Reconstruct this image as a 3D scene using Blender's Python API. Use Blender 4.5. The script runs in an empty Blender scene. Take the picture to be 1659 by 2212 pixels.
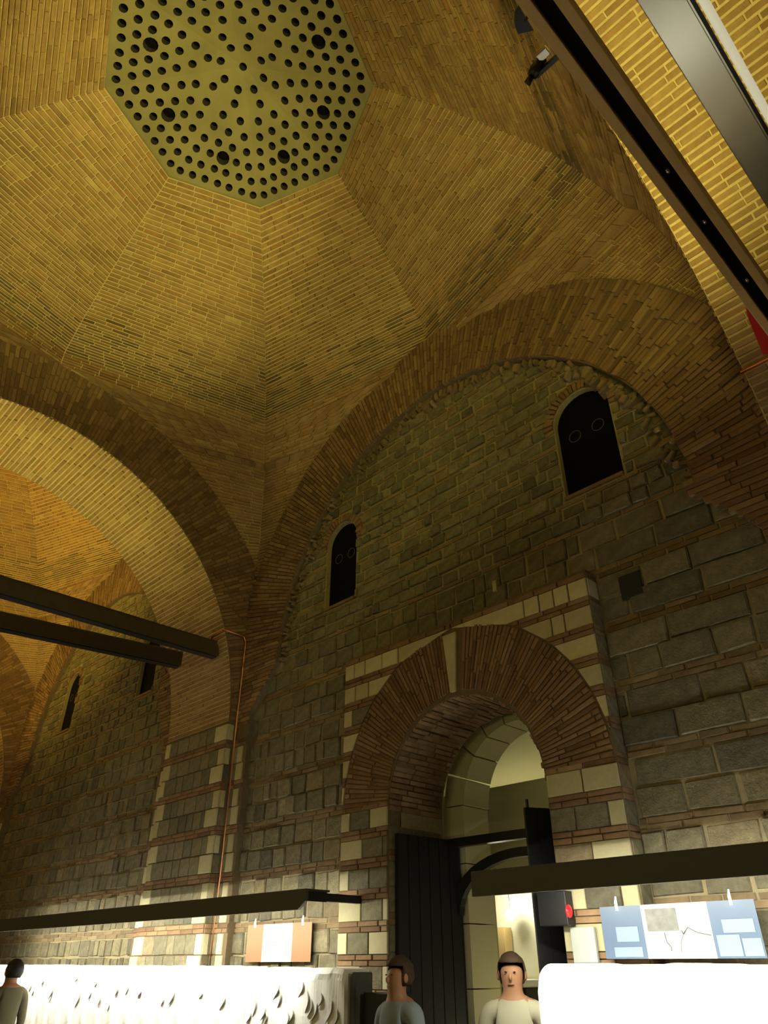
import bpy, bmesh, math, random
from mathutils import Vector, Matrix
random.seed(7)
R_ = random.Random(11)
sc = bpy.context.scene
PI = math.pi

# ---------------------------------------------------------------- camera
FPX, IW, IH = 1534.0, 1659, 2212
TH, AZ = math.radians(32.5), math.radians(44.4)
CAMP = Vector((0, 0, 1.65))
fh = Vector((-math.cos(AZ), math.sin(AZ), 0))
rt = fh.cross(Vector((0, 0, 1)))
fw = fh*math.cos(TH) + Vector((0, 0, math.sin(TH)))
upv = rt.cross(fw)
cd = bpy.data.cameras.new('camera')
cam = bpy.data.objects.new('camera', cd)
sc.collection.objects.link(cam)
cd.sensor_fit = 'VERTICAL'; cd.sensor_height = 36.0; cd.lens = FPX/IH*36.0
cd.clip_start = .02
cam.matrix_world = Matrix(((rt.x, upv.x, -fw.x, CAMP.x), (rt.y, upv.y, -fw.y, CAMP.y),
                           (rt.z, upv.z, -fw.z, CAMP.z), (0, 0, 0, 1)))
sc.camera = cam
def proj(p):
    d = p - CAMP; z = d.dot(fw)
    if z < .05: return None
    return IW/2 + FPX*d.dot(rt)/z, IH/2 - FPX*d.dot(upv)/z

# ---------------------------------------------------------------- light and exposure
sc.view_settings.view_transform = 'Standard'
sc.view_settings.look = 'None'
sc.view_settings.gamma = 1
sc.view_settings.use_curve_mapping = False
sc.view_settings.exposure = 0.0
w = bpy.data.worlds.new('night'); sc.world = w; w.use_nodes = True
w.node_tree.nodes['Background'].inputs[0].default_value = (.004, .005, .009, 1)
w.node_tree.nodes['Background'].inputs[1].default_value = 1

WARM = (1.0, .86, .20); AMBER = (1.0, .66, .10); NEUT = (1.0, .86, .34); COOL = (.93, 1.0, .80)
def area(name, loc, aim, sx, sy, e, col, spread=180):
    l = bpy.data.lights.new(name, 'AREA'); l.shape = 'RECTANGLE'; l.size = sx; l.size_y = sy
    l.energy = e; l.color = col; l.spread = math.radians(spread)
    o = bpy.data.objects.new(name, l); sc.collection.objects.link(o)
    o.location = loc
    d = Vector(aim)-Vector(loc)
    zq = -d.normalized(); xq = Vector((1, 0, 0))
    if abs(zq.x) > .95: xq = Vector((0, 1, 0))
    yq = zq.cross(xq).normalized(); xq = yq.cross(zq)
    o.matrix_world = Matrix(((xq.x, yq.x, zq.x, loc[0]), (xq.y, yq.y, zq.y, loc[1]), (xq.z, yq.z, zq.z, loc[2]), (0, 0, 0, 1)))
    return o
# linear uplights lying on the tie beams of the two transverse arches
area('uplight_near', (-.36, 1.3, 5.46), (-1.0, 1.3, 7.4), .10, 4.2, 58, WARM)
area('uplight_left', (-8.55, 1.0, 5.46), (-8.45, 1.0, 7.4), .3, 4.0, 42, WARM)
area('uplight_far', (-16.2, 1.2, 5.46), (-15.2, 1.2, 7.4), .3, 4.2, 120, AMBER)
def spot(name, loc, aim, e, colr, deg, blend=.9, size=.05):
    l = bpy.data.lights.new(name, 'SPOT'); l.energy = e; l.color = colr; l.spot_size = math.radians(deg); l.spot_blend = blend; l.shadow_soft_size = size
    o = bpy.data.objects.new(name, l); sc.collection.objects.link(o); o.location = loc
    o.rotation_euler = (Vector(aim)-Vector(loc)).to_track_quat('-Z', 'Y').to_euler(); return o
# spotlights of the lighting track turned up into the vaults, with an added fill
spot('track_spot', (-.70, 1.2, 5.50), (-6.1, 1.1, 10.0), 980, WARM, 56)
spot('track_spot_low', (-.70, 2.6, 5.50), (-4.8, 2.9, 10.6), 170, WARM, 70)
spot('left_beam_spot', (-7.9, 0.6, 5.6), (-3.2, 2.9, 10.2), 130, WARM, 75)
spot('far_bay_spot', (-9.4, .8, 5.6), (-13.6, 3.0, 9.0), 900, AMBER, 100)
spot('track_wash', (-.72, 1.5, 5.5), (-7.2, 4.6, 6.9), 110, WARM, 62)  # added fill that brightens the pendentives
spot('track_wash_near', (-.75, 3.2, 5.5), (-2.2, 4.9, 8.0), 18, WARM, 95)
# soft area lights without a fixture on the unseen front side, aimed at the back wall
area('case_glow_front', (-3.2, -1.0, 2.4), (-4.6, 5.0, 4.2), 4.0, .5, 24, NEUT)
area('case_glow_front_far', (-11.5, -1.0, 2.4), (-12.0, 5.0, 4.2), 4.0, .5, 22, NEUT)

# ---------------------------------------------------------------- materials
def newmat(n):
    m = bpy.data.materials.new(n); m.use_nodes = True
    nt = m.node_tree; b = nt.nodes['Principled BSDF']
    return m, nt, b
def plain(n, col, rough=.6, metal=0, emit=None, es=0, noise=0, scale=20):
    m, nt, b = newmat(n)
    b.inputs['Base Color'].default_value = (*col, 1); b.inputs['Roughness'].default_value = rough
    b.inputs['Metallic'].default_value = metal
    if emit:
        b.inputs['Emission Color'].default_value = (*emit, 1); b.inputs['Emission Strength'].default_value = es
    if noise:
        t = nt.nodes.new('ShaderNodeTexNoise'); t.inputs['Scale'].default_value = scale; t.inputs['Detail'].default_value = 4
        tc = nt.nodes.new('ShaderNodeTexCoord'); nt.links.new(tc.outputs['Object'], t.inputs['Vector'])
        r = nt.nodes.new('ShaderNodeMapRange'); r.inputs[3].default_value = 1-noise; r.inputs[4].default_value = 1+noise
        nt.links.new(t.outputs['Fac'], r.inputs[0])
        mx = nt.nodes.new('ShaderNodeVectorMath'); mx.operation = 'SCALE'
        mx.inputs[0].default_value = col; nt.links.new(r.outputs[0], mx.inputs['Scale'])
        nt.links.new(mx.outputs[0], b.inputs['Base Color'])
        bp = nt.nodes.new('ShaderNodeBump'); bp.inputs['Strength'].default_value = .25; bp.inputs['Distance'].default_value = .01
        nt.links.new(t.outputs['Fac'], bp.inputs['Height']); nt.links.new(bp.outputs[0], b.inputs['Normal'])
    return m
def masonry(n, stops, nscale=9, amp=.3, bump=.4, rough=.92):
    """colour chosen per piece (island + object random), broken up by noise"""
    m, nt, b = newmat(n)
    g = nt.nodes.new('ShaderNodeNewGeometry'); oi = nt.nodes.new('ShaderNodeObjectInfo')
    a = nt.nodes.new('ShaderNodeMath'); a.operation = 'ADD'
    nt.links.new(g.outputs['Random Per Island'], a.inputs[0]); nt.links.new(oi.outputs['Random'], a.inputs[1])
    f = nt.nodes.new('ShaderNodeMath'); f.operation = 'FRACT'; nt.links.new(a.outputs[0], f.inputs[0])
    cr = nt.nodes.new('ShaderNodeValToRGB'); cr.color_ramp.interpolation = 'LINEAR'
    el = cr.color_ramp.elements
    while len(el) < len(stops): el.new(.5)
    for e, (p, c) in zip(el, stops): e.position = p; e.color = (*c, 1)
    nt.links.new(f.outputs[0], cr.inputs[0])
    tc = nt.nodes.new('ShaderNodeTexCoord')
    t = nt.nodes.new('ShaderNodeTexNoise'); t.inputs['Scale'].default_value = nscale; t.inputs['Detail'].default_value = 6
    t.inputs['Roughness'].default_value = .7
    nt.links.new(tc.outputs['Object'], t.inputs['Vector'])
    r = nt.nodes.new('ShaderNodeMapRange'); r.inputs[1].default_value = .25; r.inputs[2].default_value = .75
    r.inputs[3].default_value = 1-amp; r.inputs[4].default_value = 1+amp
    nt.links.new(t.outputs['Fac'], r.inputs[0])
    # broad patches of a few metres
    t2 = nt.nodes.new('ShaderNodeTexNoise'); t2.inputs['Scale'].default_value = .7; t2.inputs['Detail'].default_value = 3
    nt.links.new(tc.outputs['Object'], t2.inputs['Vector'])
    r2 = nt.nodes.new('ShaderNodeMapRange'); r2.inputs[1].default_value = .3; r2.inputs[2].default_value = .7
    r2.inputs[3].default_value = .82; r2.inputs[4].default_value = 1.15
    nt.links.new(t2.outputs['Fac'], r2.inputs[0])
    mm = nt.nodes.new('ShaderNodeMath'); mm.operation = 'MULTIPLY'
    nt.links.new(r.outputs[0], mm.inputs[0]); nt.links.new(r2.outputs[0], mm.inputs[1])
    v = nt.nodes.new('ShaderNodeVectorMath'); v.operation = 'SCALE'
    nt.links.new(cr.outputs[0], v.inputs[0]); nt.links.new(mm.outputs[0], v.inputs['Scale'])
    nt.links.new(v.outputs[0], b.inputs['Base Color'])
    bp = nt.nodes.new('ShaderNodeBump'); bp.inputs['Strength'].default_value = bump; bp.inputs['Distance'].default_value = .02
    nt.links.new(t.outputs['Fac'], bp.inputs['Height']); nt.links.new(bp.outputs[0], b.inputs['Normal'])
    b.inputs['Roughness'].default_value = rough
    return m
M = {}
M['brick'] = masonry('dome brick', [(0, (.27, .165, .08)), (.3, (.33, .21, .105)), (.8, (.38, .25, .125)), (.93, (.33, .18, .08)), (1, (.45, .33, .17))])
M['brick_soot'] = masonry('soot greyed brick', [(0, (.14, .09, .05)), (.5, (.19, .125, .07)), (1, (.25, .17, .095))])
M['brick_red'] = masonry('red brick', [(0, (.17, .10, .05)), (.3, (.23, .14, .072)), (.7, (.27, .165, .085)), (1, (.32, .22, .12))])
M['band'] = masonry('thin band brick', [(0, (.17, .125, .07)), (.4, (.22, .16, .085)), (.8, (.26, .18, .10)), (1, (.32, .25, .15))])
M['brick_dark'] = masonry('ring brick', [(0, (.16, .095, .05)), (.4, (.23, .14, .075)), (.8, (.28, .17, .09)), (1, (.33, .22, .12))])
M['stone'] = masonry('grey green stone', [(0, (.12, .11, .075)), (.1, (.17, .155, .10)), (.5, (.20, .178, .11)), (.85, (.24, .212, .13)), (.95, (.23, .18, .10)), (1, (.30, .27, .17))], nscale=14, amp=.45, bump=1.0)
M['pale'] = masonry('pale limestone', [(0, (.50, .46, .28)), (.5, (.60, .56, .36)), (1, (.70, .65, .42))], nscale=8, amp=.15, bump=.3)
M['mortar'] = plain('mortar', (.34, .29, .17), .95, noise=.3, scale=30)
M['mortar_dome'] = plain('pale mortar', (.62, .50, .28), .95, noise=.25, scale=25)
M['mortar_dark'] = plain('dark mortar', (.17, .125, .07), .95, noise=.3, scale=30)
M['plate'] = plain('lime plaster of the oculus', (.25, .225, .13), .9, noise=.35, scale=2.5)
M['plaster'] = plain('pale plaster', (.58, .55, .36), .9, noise=.08, scale=3)
M['black'] = plain('black void', (.004, .004, .005), .6)
M['glass_dark'] = plain('dark glass', (.003, .003, .004), .8)
M['glass_dark'].node_tree.nodes['Principled BSDF'].inputs['Specular IOR Level'].default_value = .1
M['soot'] = plain('dark hole lining', (.03, .027, .02), .9)  # shade inside openings, put into the colour
M['rim'] = plain('dull glass rim', (.10, .10, .09), .3)
M['black_metal'] = plain('black painted steel', (.012, .012, .014), .45)
M['door'] = plain('black door paint', (.010, .010, .013), .5)
M['grey_bar'] = plain('dark grey painted metal', (.085, .08, .066), .6)
M['wood'] = plain('dark stained beam', (.065, .045, .026), .55, noise=.3, scale=12)
M['brown'] = plain('brown painted beam', (.66, .44, .17), .6, noise=.15, scale=8)
M['alu'] = plain('brushed grey metal', (.62, .61, .52), .24, 1)
M['white_tube'] = plain('frosted tube', (.8, .78, .6), .4, emit=(1, .92, .62), es=.5)
M['copper'] = plain('copper', (.72, .30, .14), .3, 1)
M['marble'] = plain('white marble', (.90, .89, .82), .5, noise=.04, scale=6)
M['marble_groove'] = plain('weathered marble groove', (.30, .29, .23), .8)
M['red'] = plain('red enamel', (.55, .02, .02), .35)
M['redlight'] = plain('red signal lamp', (.6, .01, .01), .3, emit=(1, .03, .04), es=.8)
M['white'] = plain('white lacquer', (.8, .8, .75), .4)
M['paper'] = plain('white print', (.56, .57, .52), .5)
M['pblue'] = plain('blue print', (.10, .145, .235), .35)
M['pblue2'] = plain('light blue print', (.22, .29, .39), .35)
M['ptan'] = plain('tan print', (.36, .18, .085), .5)
M['photo'] = plain('grey photo print', (.17, .175, .165), .5, noise=.5, scale=25)
M['ink'] = plain('ink', (.10, .10, .11), .5)
M['chrome'] = plain('chrome', (.85, .85, .85), .15, 1)
M['floor'] = plain('stone floor', (.22, .19, .15), .6, noise=.2, scale=3)
M['room'] = plain('cream wall', (.72, .70, .52), .9, noise=.05, scale=3)
M['pilaster'] = plain('yellow green marble', (.52, .50, .22), .6, noise=.25, scale=7)
M['lamp'] = plain('lamp glow', (1, 1, .9), .4, emit=(1, .97, .8), es=4)
M['grey_sheet'] = plain('pale grey sheet', (.42, .46, .44), .5)
M['lips'] = plain('lips', (.30, .11, .07), .5)
M['skin'] = plain('skin', (.38, .19, .10), .6)
M['hair_brown'] = plain('brown hair', (.055, .028, .014), .8)
M['hair_dark'] = plain('black hair', (.012, .010, .012), .6)
M['shirt_blue'] = plain('blue grey knit', (.24, .29, .31), .9)
M['shirt_beige'] = plain('beige shirt', (.40, .38, .26), .9)
M['shirt_olive'] = plain('olive coat', (.13, .12, .07), .9)
M['trouser'] = plain('dark trousers', (.03, .03, .04), .9)
M['eye'] = plain('eye', (.02, .015, .01), .2)
M['pane_warm'] = plain('lit amber wood', (.50, .36, .15), .6)  # plain amber colour of one back panel

# ---------------------------------------------------------------- helpers
col = sc.collection
def tag(o, label=None, cat=None, group=None, kind=None):
    if label: o['label'] = label
    if cat: o['category'] = cat
    if group: o['group'] = group
    if kind: o['kind'] = kind
    return o
def empty(name, loc=(0, 0, 0)):
    o = bpy.data.objects.new(name, None); col.objects.link(o); o.location = loc; return o
def rel(o, parent):
    o.parent = parent
    o.matrix_parent_inverse = parent.matrix_local.inverted() if parent.parent is None else (parent.parent.matrix_local @ parent.matrix_parent_inverse @ parent.matrix_local).inverted()
def mesh(name, verts, faces, mat, parent=None, smooth=False, midx=None):
    me = bpy.data.meshes.new(name); me.from_pydata([tuple(v) for v in verts], [], faces)
    for m_ in (mat if isinstance(mat, (list, tuple)) else [mat]): me.materials.append(m_)
    if midx: me.polygons.foreach_set('material_index', midx)
    if smooth: me.polygons.foreach_set('use_smooth', [True]*len(me.polygons))
    me.update()
    o = bpy.data.objects.new(name, me); col.objects.link(o)
    if parent: o.parent = parent; o.matrix_parent_inverse = Matrix.Translation(-parent.location)
    return o
class MB:
    def __init__(s): s.v = []; s.f = []
    def box(s, x0, x1, y0, y1, z0, z1, bev=0):
        x0, x1 = min(x0, x1), max(x0, x1); y0, y1 = min(y0, y1), max(y0, y1); z0, z1 = min(z0, z1), max(z0, z1)
        b = len(s.v)
        if bev <= 0:
            s.v += [(x, y, z) for z in (z0, z1) for x, y in ((x0, y0), (x1, y0), (x1, y1), (x0, y1))]
            s.f += [tuple(b+i for i in q) for q in ((0, 3, 2, 1), (4, 5, 6, 7), (0, 1, 5, 4), (1, 2, 6, 5), (2, 3, 7, 6), (3, 0, 4, 7))]
            return s
        bm = bmesh.new(); bmesh.ops.create_cube(bm, size=1)
        for v in bm.verts: v.co = Vector(((x0+x1)/2+v.co.x*(x1-x0), (y0+y1)/2+v.co.y*(y1-y0), (z0+z1)/2+v.co.z*(z1-z0)))
        bmesh.ops.bevel(bm, geom=bm.edges[:], offset=bev, segments=2, affect='EDGES', profile=.5)
        s.bm(bm); return s
    def bm(s, bm):
        b = len(s.v); bm.verts.index_update()
        s.v += [tuple(v.co) for v in bm.verts]; s.f += [tuple(b+v.index for v in f.verts) for f in bm.faces]; bm.free()
    def tube(s, pts, r, n=10, cap=True):
        pts = [Vector(p) for p in pts]; b = len(s.v); rr = r if isinstance(r, (list, tuple)) else [r]*len(pts)
        prev = None
        for i, p in enumerate(pts):
            d = (pts[min(i+1, len(pts)-1)] - pts[max(i-1, 0)]).normalized()
            if prev is None:
                a = Vector((0, 0, 1)) if abs(d.z) < .9 else Vector((1, 0, 0)); u = d.cross(a).normalized()
            else: u = (prev - d*prev.dot(d)).normalized()
            prev = u; q = d.cross(u)
            s.v += [tuple(p+(u*math.cos(2*PI*k/n)+q*math.sin(2*PI*k/n))*rr[i]) for k in range(n)]
        for i in range(len(pts)-1):
            for k in range(n):
                s.f.append((b+i*n+k, b+i*n+(k+1) % n, b+(i+1)*n+(k+1) % n, b+(i+1)*n+k))
        if cap:
            s.f.append(tuple(b+k for k in range(n))[::-1]); s.f.append(tuple(b+(len(pts)-1)*n+k for k in range(n)))
        return s
    def prism(s, poly, y0, y1):           # poly in (x,z), extruded along y
        b = len(s.v); n = len(poly)
        s.v += [(x, y0, z) for x, z in poly]+[(x, y1, z) for x, z in poly]
        s.f.append(tuple(b+i for i in range(n))); s.f.append(tuple(b+n+i for i in range(n))[::-1])
        for i in range(n): s.f.append((b+i, b+n+i, b+n+(i+1) % n, b+(i+1) % n))
        return s
    def ball(s, c, r, n=12, m=8):
        r = r if isinstance(r, (list, tuple)) else (r, r, r)
        bm = bmesh.new(); bmesh.ops.create_uvsphere(bm, u_segments=n, v_segments=m, radius=1)
        for v in bm.verts: v.co = Vector((c[0]+v.co.x*r[0], c[1]+v.co.y*r[1], c[2]+v.co.z*r[2]))
        s.bm(bm); return s
    def build(s, name, mat, parent=None, smooth=False): return mesh(name, s.v, s.f, mat, parent, smooth)
def cut(o, cutters):
    """boolean the MB cutters out of object o and keep the plain result"""
    v = []; f = []
    for c in cutters:
        b = len(v); v += c.v; f += [tuple(b+i for i in q) for q in c.f]
    co = mesh('cutter', v, f, M['black'])
    bm = bmesh.new(); bm.from_mesh(co.data); bmesh.ops.recalc_face_normals(bm, faces=bm.faces); bm.to_mesh(co.data); bm.free()
    bm = bmesh.new(); bm.from_mesh(o.data); bmesh.ops.recalc_face_normals(bm, faces=bm.faces); bm.to_mesh(o.data); bm.free()
    md = o.modifiers.new('b', 'BOOLEAN'); md.object = co; md.operation = 'DIFFERENCE'; md.solver = 'EXACT'
    dg = bpy.context.evaluated_depsgraph_get()
    me = bpy.data.meshes.new_from_object(o.evaluated_get(dg))
    o.modifiers.clear(); old = o.data; o.data = me; me.name = old.name
    bpy.data.objects.remove(co)
    return o

# bricks: eight corners each; outer face proud of the mortar, edges eased
def hexa(p, n, h, back=.03, ease=.004):
    c = (p[0]+p[1]+p[2]+p[3])/4
    low = [q - n*back for q in p]; mid = [q + n*(h-ease) for q in p]
    out = [q + (c-q).normalized()*ease + n*h for q in p]
    return low, mid, out
def brick_mesh(h):
    low, mid, out = h
    v = low+mid+out
    f = [(8, 9, 10, 11)]
    for k in range(4):
        j = (k+1) % 4
        f += [(k, j, 4+j, 4+k), (4+k, 4+j, 8+j, 8+k)]
    return v, f
def hex2(h):                       # lighter: sides straight from back to front face
    low, mid, out = h
    return low+out, [(4, 5, 6, 7)]+[(k, (k+1) % 4, 4+(k+1) % 4, 4+k) for k in range(4)]
def size_px(h):
    pp = [proj(q) for q in h[2]]
    if any(q is None for q in pp): return 0
    cx = sum(q[0] for q in pp)/4; cy = sum(q[1] for q in pp)/4
    if not (-10 < cx < IW+10 and -10 < cy < IH+10): return 0
    d1 = math.dist(((pp[0][0]+pp[3][0])/2, (pp[0][1]+pp[3][1])/2), ((pp[1][0]+pp[2][0])/2, (pp[1][1]+pp[2][1])/2))
    d2 = math.dist(((pp[0][0]+pp[1][0])/2, (pp[0][1]+pp[1][1])/2), ((pp[2][0]+pp[3][0])/2, (pp[2][1]+pp[3][1])/2))
    return min(d1, d2)*min(1, max(d1, d2)/10)+.02*max(d1, d2)
def emit(hs, name, mat, parent, n_single=300, min_px=6.5, plural=None):
    """the pieces that show largest are parts of their own, the rest one joined part"""
    if not hs: return
    ranked = sorted(((size_px(h), i) for i, h in enumerate(hs)), reverse=True)
    single = {i for s, i in ranked[:n_single] if s >= min_px}
    V = []; Fc = []
    for i, h in enumerate(hs):
        if i in single:
            v, f = brick_mesh(h)
            c = sum((Vector(q) for q in v), Vector())/len(v)
            me = bpy.data.meshes.new(name); me.from_pydata([tuple(q-c) for q in v], [], f); me.materials.append(mat)
            o = bpy.data.objects.new(name, me); col.objects.link(o)
            o.parent = parent; o.location = c - parent.location
        else:
            v, f = hex2(h); b = len(V); V += v; Fc += [tuple(b+k for k in q) for q in f]
    if V:
        o = mesh(plural or name+'work', V, Fc, mat, parent); o['kind'] = 'stuff'
def patch(fn, v0, v1, pitch, blen, toward, gap=.010, h=.014, hv=.006, keep=None, stagger=True, jit=.15, u0=0.0, u1=1.0, rowgap=None, info=None):
    """rows of bricks on the surface fn(u, v); v runs across the rows, u along them (both 0..1)"""
    hs = []
    n = 24; L = sum((fn(.5*(u0+u1), v0+(v1-v0)*(i+1)/n)-fn(.5*(u0+u1), v0+(v1-v0)*i/n)).length for i in range(n))
    rows = max(1, round(L/pitch))
    for r in range(rows):
        a = v0+(v1-v0)*r/rows; b = v0+(v1-v0)*(r+1)/rows; m_ = (a+b)/2
        P0 = fn(u0, m_); P1 = fn(u1, m_); Lr = (P1-P0).length
        if Lr < .03: continue
        hgt = (fn(.5*(u0+u1), b)-fn(.5*(u0+u1), a)).length
        gv = min(.35, (rowgap or gap)/2/max(hgt, 1e-4))*(b-a)
        x = -(R_.random()*.5 if stagger else 0)*blen
        while x < Lr-.02:
            l = blen*(1+R_.uniform(-jit, jit)); e = min(x+l, Lr); s0 = max(x, 0)
            if Lr-e < .04: e = Lr
            if e-s0 > .03:
                ua = u0+(u1-u0)*(s0+gap/2)/Lr; ub = u0+(u1-u0)*(e-gap/2)/Lr
                p = [fn(ua, a+gv), fn(ub, a+gv), fn(ub, b-gv), fn(ua, b-gv)]
                c = (p[0]+p[2])/2
                if keep is None or keep(c):
                    nn = (p[1]-p[0]).cross(p[3]-p[0])
                    if nn.length > 1e-9:
                        nn.normalize()
                        if nn.dot(toward-c) < 0: nn = -nn; p = [p[1], p[0], p[3], p[2]]
                        hs.append(hexa(p, nn, h+R_.uniform(-hv, hv)))
                        if info is not None: info.append(m_)
            x = e if e >= Lr else x+l
    return hs
def sheet(fn, nu, nv, v0=0., v1=1., u0=0., u1=1.):
    V = [fn(u0+(u1-u0)*i/nu, v0+(v1-v0)*j/nv) for j in range(nv+1) for i in range(nu+1)]
    Fc = [(j*(nu+1)+i, j*(nu+1)+i+1, (j+1)*(nu+1)+i+1, (j+1)*(nu+1)+i) for j in range(nv) for i in range(nu)]
    return V, Fc
def join_sheets(parts):
    V = []; Fc = []
    for v, f in parts:
        b = len(V); V += v; Fc += [tuple(b+i for i in q) for q in f]
    return V, Fc

# ---------------------------------------------------------------- dimensions read off the photograph
YB, YF = 5.0, -1.6                 # back wall plane, front side of the bays
B1 = (-7.66, -.90); B2 = (-15.4, -9.12)
YC = 1.7
TR, TZ, TRO = 3.10, 4.20, 3.80     # transverse arches: soffit radius, centre height, outer radius
ZF = 0.0
def bay_arch(bay):                 # wall arch over the back wall
    c = (bay[0]+bay[1])/2+(.05 if bay[1] > -2 else 0); ro = (bay[1]-bay[0])/2
    return c, ro, 8.17-ro, ro-.71
# structural floor
mb = MB(); mb.box(-24, 6, -4.5, 12, -.3, 0); o = mb.build('floor', M['floor']); tag(o, 'dark stone floor of the vaulted hall', None, kind='structure')

# ---------------------------------------------------------------- vaults
def build_vault(bay, name, label, matb, n_single, label_plate=None, pitch=.052):
    cx = (bay[0]+bay[1])/2; hx = (bay[1]-bay[0])/2; hy = (YB-YF)/2
    root = empty(name, (cx, YC, 8.4)); tag(root, label, 'ceiling', kind='structure')
    k = hx/3.37
    top = Vector((cx+.04*k, YC+.10, 0))
    # profile of the octagonal vault: (z, axis radius factor, diagonal radius)
    prof = [(8.35, 1.0, 3.80), (8.75, .93, 3.52), (9.2, .81, 3.02), (9.7, .655, 2.36), (10.22, .465, 1.56)]
    def vert(i, s):
        s = min(max(s, 0), 1)*4; j = min(int(s), 3); t = s-j
        z = prof[j][0]*(1-t)+prof[j+1][0]*t
        a = prof[j][1]*(1-t)+prof[j+1][1]*t; d = (prof[j][2]*(1-t)+prof[j+1][2]*t)
        c = Vector((cx, YC, 0)).lerp(top, (z-8.35)/1.87)
        ang = i*PI/4
        if i % 2 == 0:
            r = a*(hx if i % 4 == 0 else hy)
            if s > 3.5: r = r
        else: r = d*(k if k < 1 else 1)
        return Vector((c.x+r*math.cos(ang), c.y+r*math.sin(ang), z))
    ctr = Vector((cx, YC, 7.0))
    hs = []; sh = []; low_dark = []
    for i in range(8):
        fn = lambda u, v, i=i: vert(i, v).lerp(vert(i+1, v), u)
        inf = []
        new = patch(fn, 0, 1, pitch, .235, ctr, gap=.007, h=.007, hv=.005, rowgap=.017, info=inf)
        for q_, vv_ in zip(new, inf):
            (low_dark if R_.random() < .95-vv_*(2.6 if i in (2, 3) else 3.6) else hs).append(q_)  # darker bricks, more of them towards the base of the vault
        sh.append(sheet(fn, 4, 8))
    # pendentives: level courses running from the corner crease to the wall arches
    cxa, ro, cz, ri = bay_arch(bay)
    dprof = [(4.6, 4.86), (5.72, 4.80), (6.4, 4.70), (6.86, 4.58), (7.4, 4.40), (7.76, 4.26), (7.78, 4.14), (8.1, 3.97), (8.35, 3.80)]
    kd = math.hypot(hx, hy)/4.72
    def dg(z):
        for (z0, r0), (z1, r1) in zip(dprof, dprof[1:]):
            if z <= z1:
                t = max(0, (z-z0)/(z1-z0)); r = r0*(1-t)+r1*t; break
        else: r = dprof[-1][1]
        t = max(0, min(1, (z-4.6)/3.75))
        kk = kd*(1-t)*(4.72/4.86)+t*(k if k < 1 else 1)
        return r*kk
    for sx in (-1, 1):
        for sy in (-1, 1):
            cdx, cdy = sx*hx/math.hypot(hx, hy), sy*hy/math.hypot(hx, hy)
            def D(z):
                t = max(0, min(1, (z-6.5)/1.85)); ux = cdx*(1-t)+sx*.7071*t; uy = cdy*(1-t)+sy*.7071*t
                return Vector((cx+dg(z)*ux, YC+dg(z)*uy, z))
            def A(z):          # on the transverse arch side (plane x = bay edge)
                dz = z-TZ; yy = math.sqrt(max(0, (TRO+.12)**2-dz*dz)) if dz < TRO+.12 else 0
                return Vector((cx+sx*hx, YC+sy*min(hy, yy), z))
            def W(z):          # on the wall arch side
                dz = z-cz; xx = math.sqrt(max(0, ro*ro-dz*dz)) if dz < ro else 0
                return Vector((cx+sx*min(hx, xx), YC+sy*hy, z))
            for E in (A, W):
                fn = lambda u, v, E=E: D(4.7+v*3.65).lerp(E(4.7+v*3.65), u)
                hs += patch(fn, .1, 1, .054, .24, ctr, gap=.008, h=.008, hv=.005, rowgap=.016)
                sh.append(sheet(fn, 4, 80))
    V, Fc = join_sheets(sh); V = [v+(v-ctr).normalized()*.012 for v in V]
    mesh('vault_shell', V, Fc, M['mortar_dome'], root)
    emit(hs, 'brick', matb, root, n_single, 7.0)
    emit(low_dark, 'brick', M['brick_soot'], root, n_single//3, 7.0, 'sooty_brickwork')
    # oculus plate: shallow eight-sided dome of plaster pierced by round eyes
    V8 = [vert(i, 1.0) for i in range(8)]
    apex = Vector((top.x, top.y, 10.22+.47)); T = Vector((0, 0, .22))
    bm = bmesh.new()
    lo = [bm.verts.new(v+(v-Vector((top.x, top.y, v.z)))*.05) for v in V8]; la = bm.verts.new(apex)
    hi = [bm.verts.new(v+(v-Vector((top.x, top.y, v.z)))*.05+T) for v in V8]; ha = bm.verts.new(apex+T)
    for i in range(8):
        j = (i+1) % 8
        bm.faces.new((lo[i], lo[j], la)); bm.faces.new((hi[j], hi[i], ha)); bm.faces.new((lo[j], lo[i], hi[i], hi[j]))
    q = MB(); q.bm(bm)
    plate = q.build('oculus_plate', M['plate'], root)
    if label_plate: plate['label'] = label_plate
    cutters = []; eyes = []
    def hole(p, r):
        c = MB(); c.tube([p-Vector((0, 0, .4)), p+Vector((0, 0, .5))], r, 12); cutters.append(c)
        eyes.append((p, r))
    hole(apex+Vector((0, 0, 0)), .047)
    for i in range(8):
        a, b = V8[i], V8[(i+1) % 8]
        for r in range(2, 10):
            s = (r-.35)/9.35
            p0 = apex.lerp(a, s); p1 = apex.lerp(b, s); cnt = max(1, r-2)
            for q_ in range(cnt):
                if r == 7 and q_ in (2,): 
                    hole(p0.lerp(p1, .5), .082); continue
                if r == 6 and q_ in (1, 2) : pass
                f = (q_+.55)/(cnt+.1) if cnt > 1 else .5
                if r == 9: f = (q_+.5)/cnt
                hole(p0.lerp(p1, f)+Vector((R_.uniform(-.006, .006), R_.uniform(-.006, .006), 0)), .047)
    cut(plate, cutters)
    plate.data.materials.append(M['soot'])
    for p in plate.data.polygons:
        if abs(p.normal.z) < .4 and math.hypot(p.center.x-top.x, p.center.y-top.y) < 1.52: p.material_index = 1  # hole walls coloured dark for the shade inside them
    gm = {}
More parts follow.
